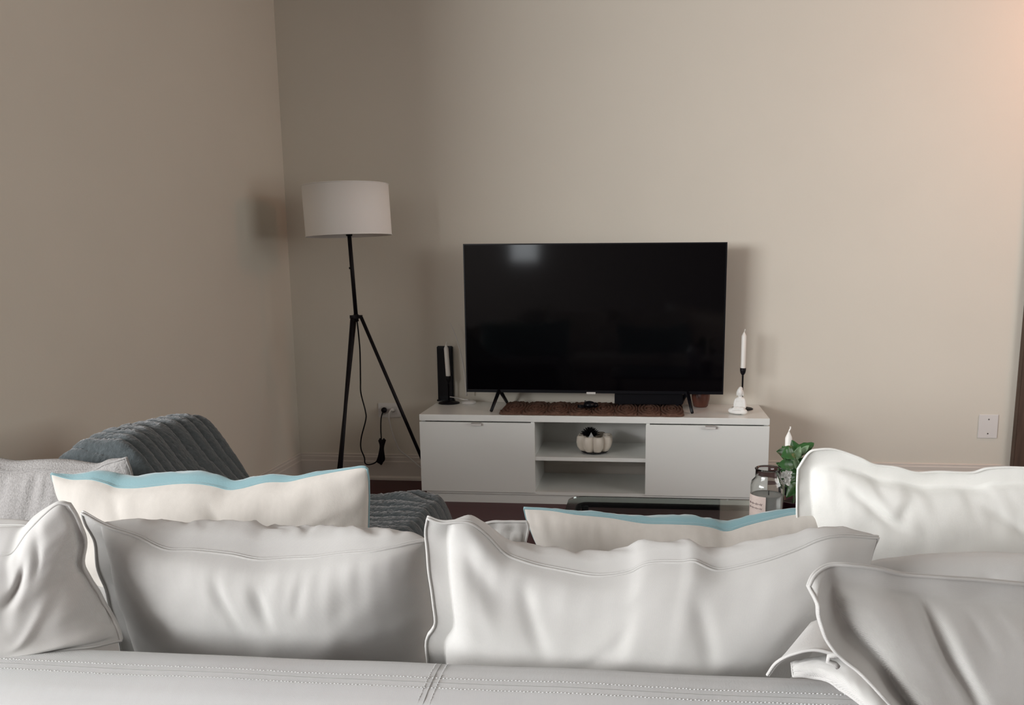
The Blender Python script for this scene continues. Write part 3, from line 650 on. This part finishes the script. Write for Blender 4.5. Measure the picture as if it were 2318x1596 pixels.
# M: cushion corner below, on the sofa back
mc = cushion('white cushion corner with a curled flange lying on the sofa back at lower right',
  [(1792,1502,.99),(1850,1490,1.0),(1920,1480,1.01),(2000,1470,1.02)], [(1795,1530,.985),(1858,1536,.975),(1905,1562,.955),(1962,1604,.92),(2060,1680,.88)],
  pf=.016, pb=.012, n=(-.2,-.6,.75), m='linen', seed=40, NU=70, NV=50, pk=.001, wr=.001, hem=.0014)
def patch(name, Tq, Bq, puff, n, m, par, hem=.002):
    A = catmull([pw(q) for q in Tq], 50); C = catmull([pw(q) for q in Bq], 50); n = Vector(n).normalized(); bm = bmesh.new()
    R = [[bm.verts.new(a.lerp(c, k/16)+n*puff*math.sin(PI*k/16)**.7*math.sin(PI*min(1, .05+i/50))) for k in range(17)] for i, (a, c) in enumerate(zip(A, C))]
    for i in range(50):
        for k in range(16): bm.faces.new((R[i][k], R[i+1][k], R[i+1][k+1], R[i][k+1]))
    for s_h in (-1, 1): tube(bm, [c+n*s_h*hem for c in C], hem, 6)
    o = ob(name, bm, M[m], par, True); sd = o.modifiers.new('thick', 'SOLIDIFY'); sd.thickness = .003
    return o
T('hem_fold', [P(1912,1480,.874), P(1893,1484,.872), P(1876,1486,.872), P(1874,1497,.872), P(1890,1503,.872), P(1897,1511,.872)], .0030, M['linen'], mc)
patch('flange', [(1836,1408,1.07),(1860,1400,1.08),(1900,1396,1.09),(1960,1400,1.09)], [(1737,1528,1.0),(1758,1500,.985),(1795,1481,.975),(1850,1472,.97),(1925,1492,.965)], .018, (-.2,-.8,.4), 'linen', mc)
# D: near right
cushion('near off-white cushion filling the lower right corner with a curled left flange',
  [(1822,1318,.90),(1840,1296,.905),(1880,1279,.915),(1930,1280,.92),(1990,1287,.93),(2050,1301,.945),(2150,1308,.96),(2320,1322,.99),(2520,1350,1.03),(2720,1400,1.06)],
  [(2060,1640,.86),(2300,1760,.92),(2700,1800,.98)],
  [(1822,1318,.90),(1828,1370,.895),(1848,1420,.89),(1880,1456,.885),(1914,1482,.88),(1960,1530,.87),(2060,1640,.86)], [(2720,1400,1.06),(2760,1600,1.02),(2700,1800,.98)],
  pf=.065, pb=.05, n=(.18,-.95,-.08), fl=(.10,.0,.075,.0), curl=.034, m='linen', seed=44, pwr=.42, wr=.003, pk=.002,
  creases=[(.275,.02,.285,.72,.018,-.018),(.32,.78,.37,.45,.015,-.012),(.36,.1,.38,.3,.012,-.003),(.50,.1,.52,.32,.014,-.003),(.43,.1,.44,.25,.012,-.002)])
# J: grey woven cushion at left
cushion('light grey coarse woven cushion at the left edge beside the dark blanket',
  [(-160,1060,1.90),(-60,1050,1.90),(20,1068,1.90),(100,1064,1.90),(200,1066,1.90),(240,1050,1.90),(286,1036,1.90)], [(-160,1420,1.95),(290,1420,1.95)],
  [(-160,1060,1.90),(-180,1250,1.92),(-160,1420,1.95)], [(286,1036,1.90),(300,1090,1.91),(300,1250,1.93),(290,1420,1.95)], pf=.06, pb=.12, nb=(0,.6,.8), n=(0,-.85,-.38), m='weave', seed=50, wr=.006, pk=.010, hem=.002, group=None)
# ------------------------------------------------------------------ sofa
sofa = thing('sectional_sofa', 'white slipcovered sectional sofa seen from behind with stitched backrest seams', 'sofa', (-.4, 1.3, 0))
def extrude_x(name, prof, x0, x1, m, par, seg=60, round_end=.05, wob=.002):
    bm = bmesh.new(); rings = []
    for i in range(seg+1):
        x = x0+(x1-x0)*i/seg; e = min(x-x0, x1-x)
        sc = math.sqrt(max(0, 1-(1-min(1, e/round_end))**2)) if round_end else 1
        cy_ = sum(p[0] for p in prof)/len(prof)
        rings.append([bm.verts.new((x, cy_+(p[0]-cy_)*(.55+.45*sc), p[1]-(.05*(1-sc) if p[1] > .3 else 0)+(wob*noise.noise(Vector((x*6, p[0]*9, p[1]*3))) if p[1] > .3 else 0))) for p in prof])
    n = len(prof)
    for i in range(seg):
        for k in range(n): bm.faces.new((rings[i][k], rings[i][(k+1) % n], rings[i+1][(k+1) % n], rings[i+1][k]))
    bm.faces.new(rings[0]); bm.faces.new(rings[-1][::-1])
    return ob(name, bm, m, par, True)
bp_ = [(1.055,.06),(1.058,.3),(1.056,.58),(1.046,.606),(1.03,.617),(1.0,.6215),(.975,.621),(.955,.618),(.935,.611),(.917,.598),(.905,.58),(.898,.55),(.892,.3),(.892,.06)]
dense = []
for a, b in zip(bp_, bp_[1:]+bp_[:1]):
    for k in range(3): dense.append((a[0]+(b[0]-a[0])*k/3, a[1]+(b[1]-a[1])*k/3))
extrude_x('backrest', dense, XL+.04, .36, M['sofa'], sofa, 120)
def seam(pts, n=60, r=.0011): return T('seam', pts, r, M['groove'], sofa, n, seg=6)
def zs_(x, y): z = ztop(y); return z+.002*noise.noise(Vector((x*6, y*9, z*3)))
def ztop(y):
    for a, b in zip(bp_, bp_[1:]):
        if a[0] >= y >= b[0] and a[1] > .5: t = (a[0]-y)/max(1e-6, a[0]-b[0]); return a[1]+(b[1]-a[1])*t
    return .6
def stitches(name, path, rng):
    bm = bmesh.new(); L = sum((b-a).length for a, b in zip(path, path[1:])); N = int(L/.0046); pts = catmull(path, N*2)
    for k in range(0, len(pts)-1, 2):
        q = Vector((rng.uniform(-.0004,.0004), rng.uniform(-.0008,.0008), 0)); a, b = pts[k]+q, pts[k+1]+q
        tube(bm, [a+(a-b)*.15, (a+b)/2+Vector((0,0,.0005)), b], .00055, 5)
    return ob(name, bm, M['stitch'], sofa, True)
rg = random.Random(3)
for yy in (.984, .962):
    stitches('stitching', [Vector((x_*.05, yy, zs_(x_*.05, yy)+.0002)) for x_ in range(-35, 7)], rg)
seam([Vector((x_*.05, .973, zs_(x_*.05, .973)-.0001)) for x_ in range(-35, 7)], 300, .0006)
for dx in (-.007, 0, .008):
    (seam if dx == 0 else lambda p, n, r: stitches('stitching', p, rg))([Vector((-.262+dx-(1.05-y)*.10+.012*math.sin((1.05-y)*12), y, zs_(-.262, y)+.0002)) for y in (1.03,1.01,.99,.97,.95,.93,.915)], 40, .0006)
B('seat_base', XL+.06, .95, 1.06, 1.80, .06, .30, M['sofa'], sofa, .02)
B('seat_base', XL+.06, -.60, 1.80, 2.42, .06, .30, M['sofa'], sofa, .02)
def seatc(x0, x1, y0, y1): B('seat_cushion', x0+.004, x1-.004, y0, y1, .302, .425, M['sofa'], sofa, .035)
seatc(-1.55,-.60,1.06,1.80); seatc(-.60,.15,1.06,1.80); seatc(.15,.95,1.06,1.80); seatc(-1.55,-.60,1.80,2.42)
B('side_backrest', XL+.06, -1.56, 1.06, 2.40, .06, .47, M['sofa'], sofa, .04)
B('armrest', .95, 1.12, .92, 1.80, .06, .60, M['sofa'], sofa, .04)
# ------------------------------------------------------------------ plush blanket
bm = bmesh.new(); nx, ny = 300, 330; bx0, bx1, by0, by1 = -1.78, -.44, 1.94, 2.66
rows = []
for i in range(nx+1):
    r_ = []
    for j in range(ny+1):
        x = bx0+(bx1-bx0)*i/nx; y = by0+(by1-by0)*j/ny
        wx_ = x+.02*noise.noise(Vector((x*5, y*5, 1)))
        base = .44
        hump = (1-sm(-1.38, -1.12, wx_+.06*(y-2.3)))*(.25+.75*sm(-1.67, -1.44, x))
        hz = .225+.02*math.sin((y-1.9)*5)
        yend = 2.44+.03*noise.noise(Vector((x*4, 0, 8)))
        z = base+.012*noise.noise(Vector((x*6, y*6, 3)))+hump*hz*sm(1.96, 2.05, y)
        z += .022*math.exp(-(((x+.70)/.06)**2+((y-2.44)/.06)**2))
        z -= .40*sm(-.62, -.50, x+.02*noise.noise(Vector((y*9,0,2))))*(.7)
        z -= (.34+.2*hump)*sm(yend, yend+.13, y)
        ph = 2*PI*(y+.05*noise.noise(Vector((x*4.2, y*4, 5)))+.005*noise.noise(Vector((x*14, y*10, 5)))+.012*math.sin(x*9)+.15*(x+1.3)*(x < -1.25))/.052
        rib = (.016+.007*noise.noise(Vector((x*7, y*7, 11))))*(abs(math.sin(ph/2))**.7)-.009
        pile = .0035*noise.noise(Vector((x*130, y*130, 0)))+.002*noise.noise(Vector((x*400, y*400, 0)))
        z = max(.03, z+rib+pile)
        if x < XL+.06: z = z
        r_.append(bm.verts.new((x, y, z)))
    rows.append(r_)
for i in range(nx):
    for j in range(ny): bm.faces.new((rows[i][j], rows[i+1][j], rows[i+1][j+1], rows[i][j+1]))
bl = ob('plush_blanket', bm, M['plush'], None, True); so = bl.modifiers.new('thick', 'SOLIDIFY'); so.thickness = .008; so.offset = -1
tag(bl, 'dark slate ribbed plush blanket draped over the far left end of the sofa', 'blanket')
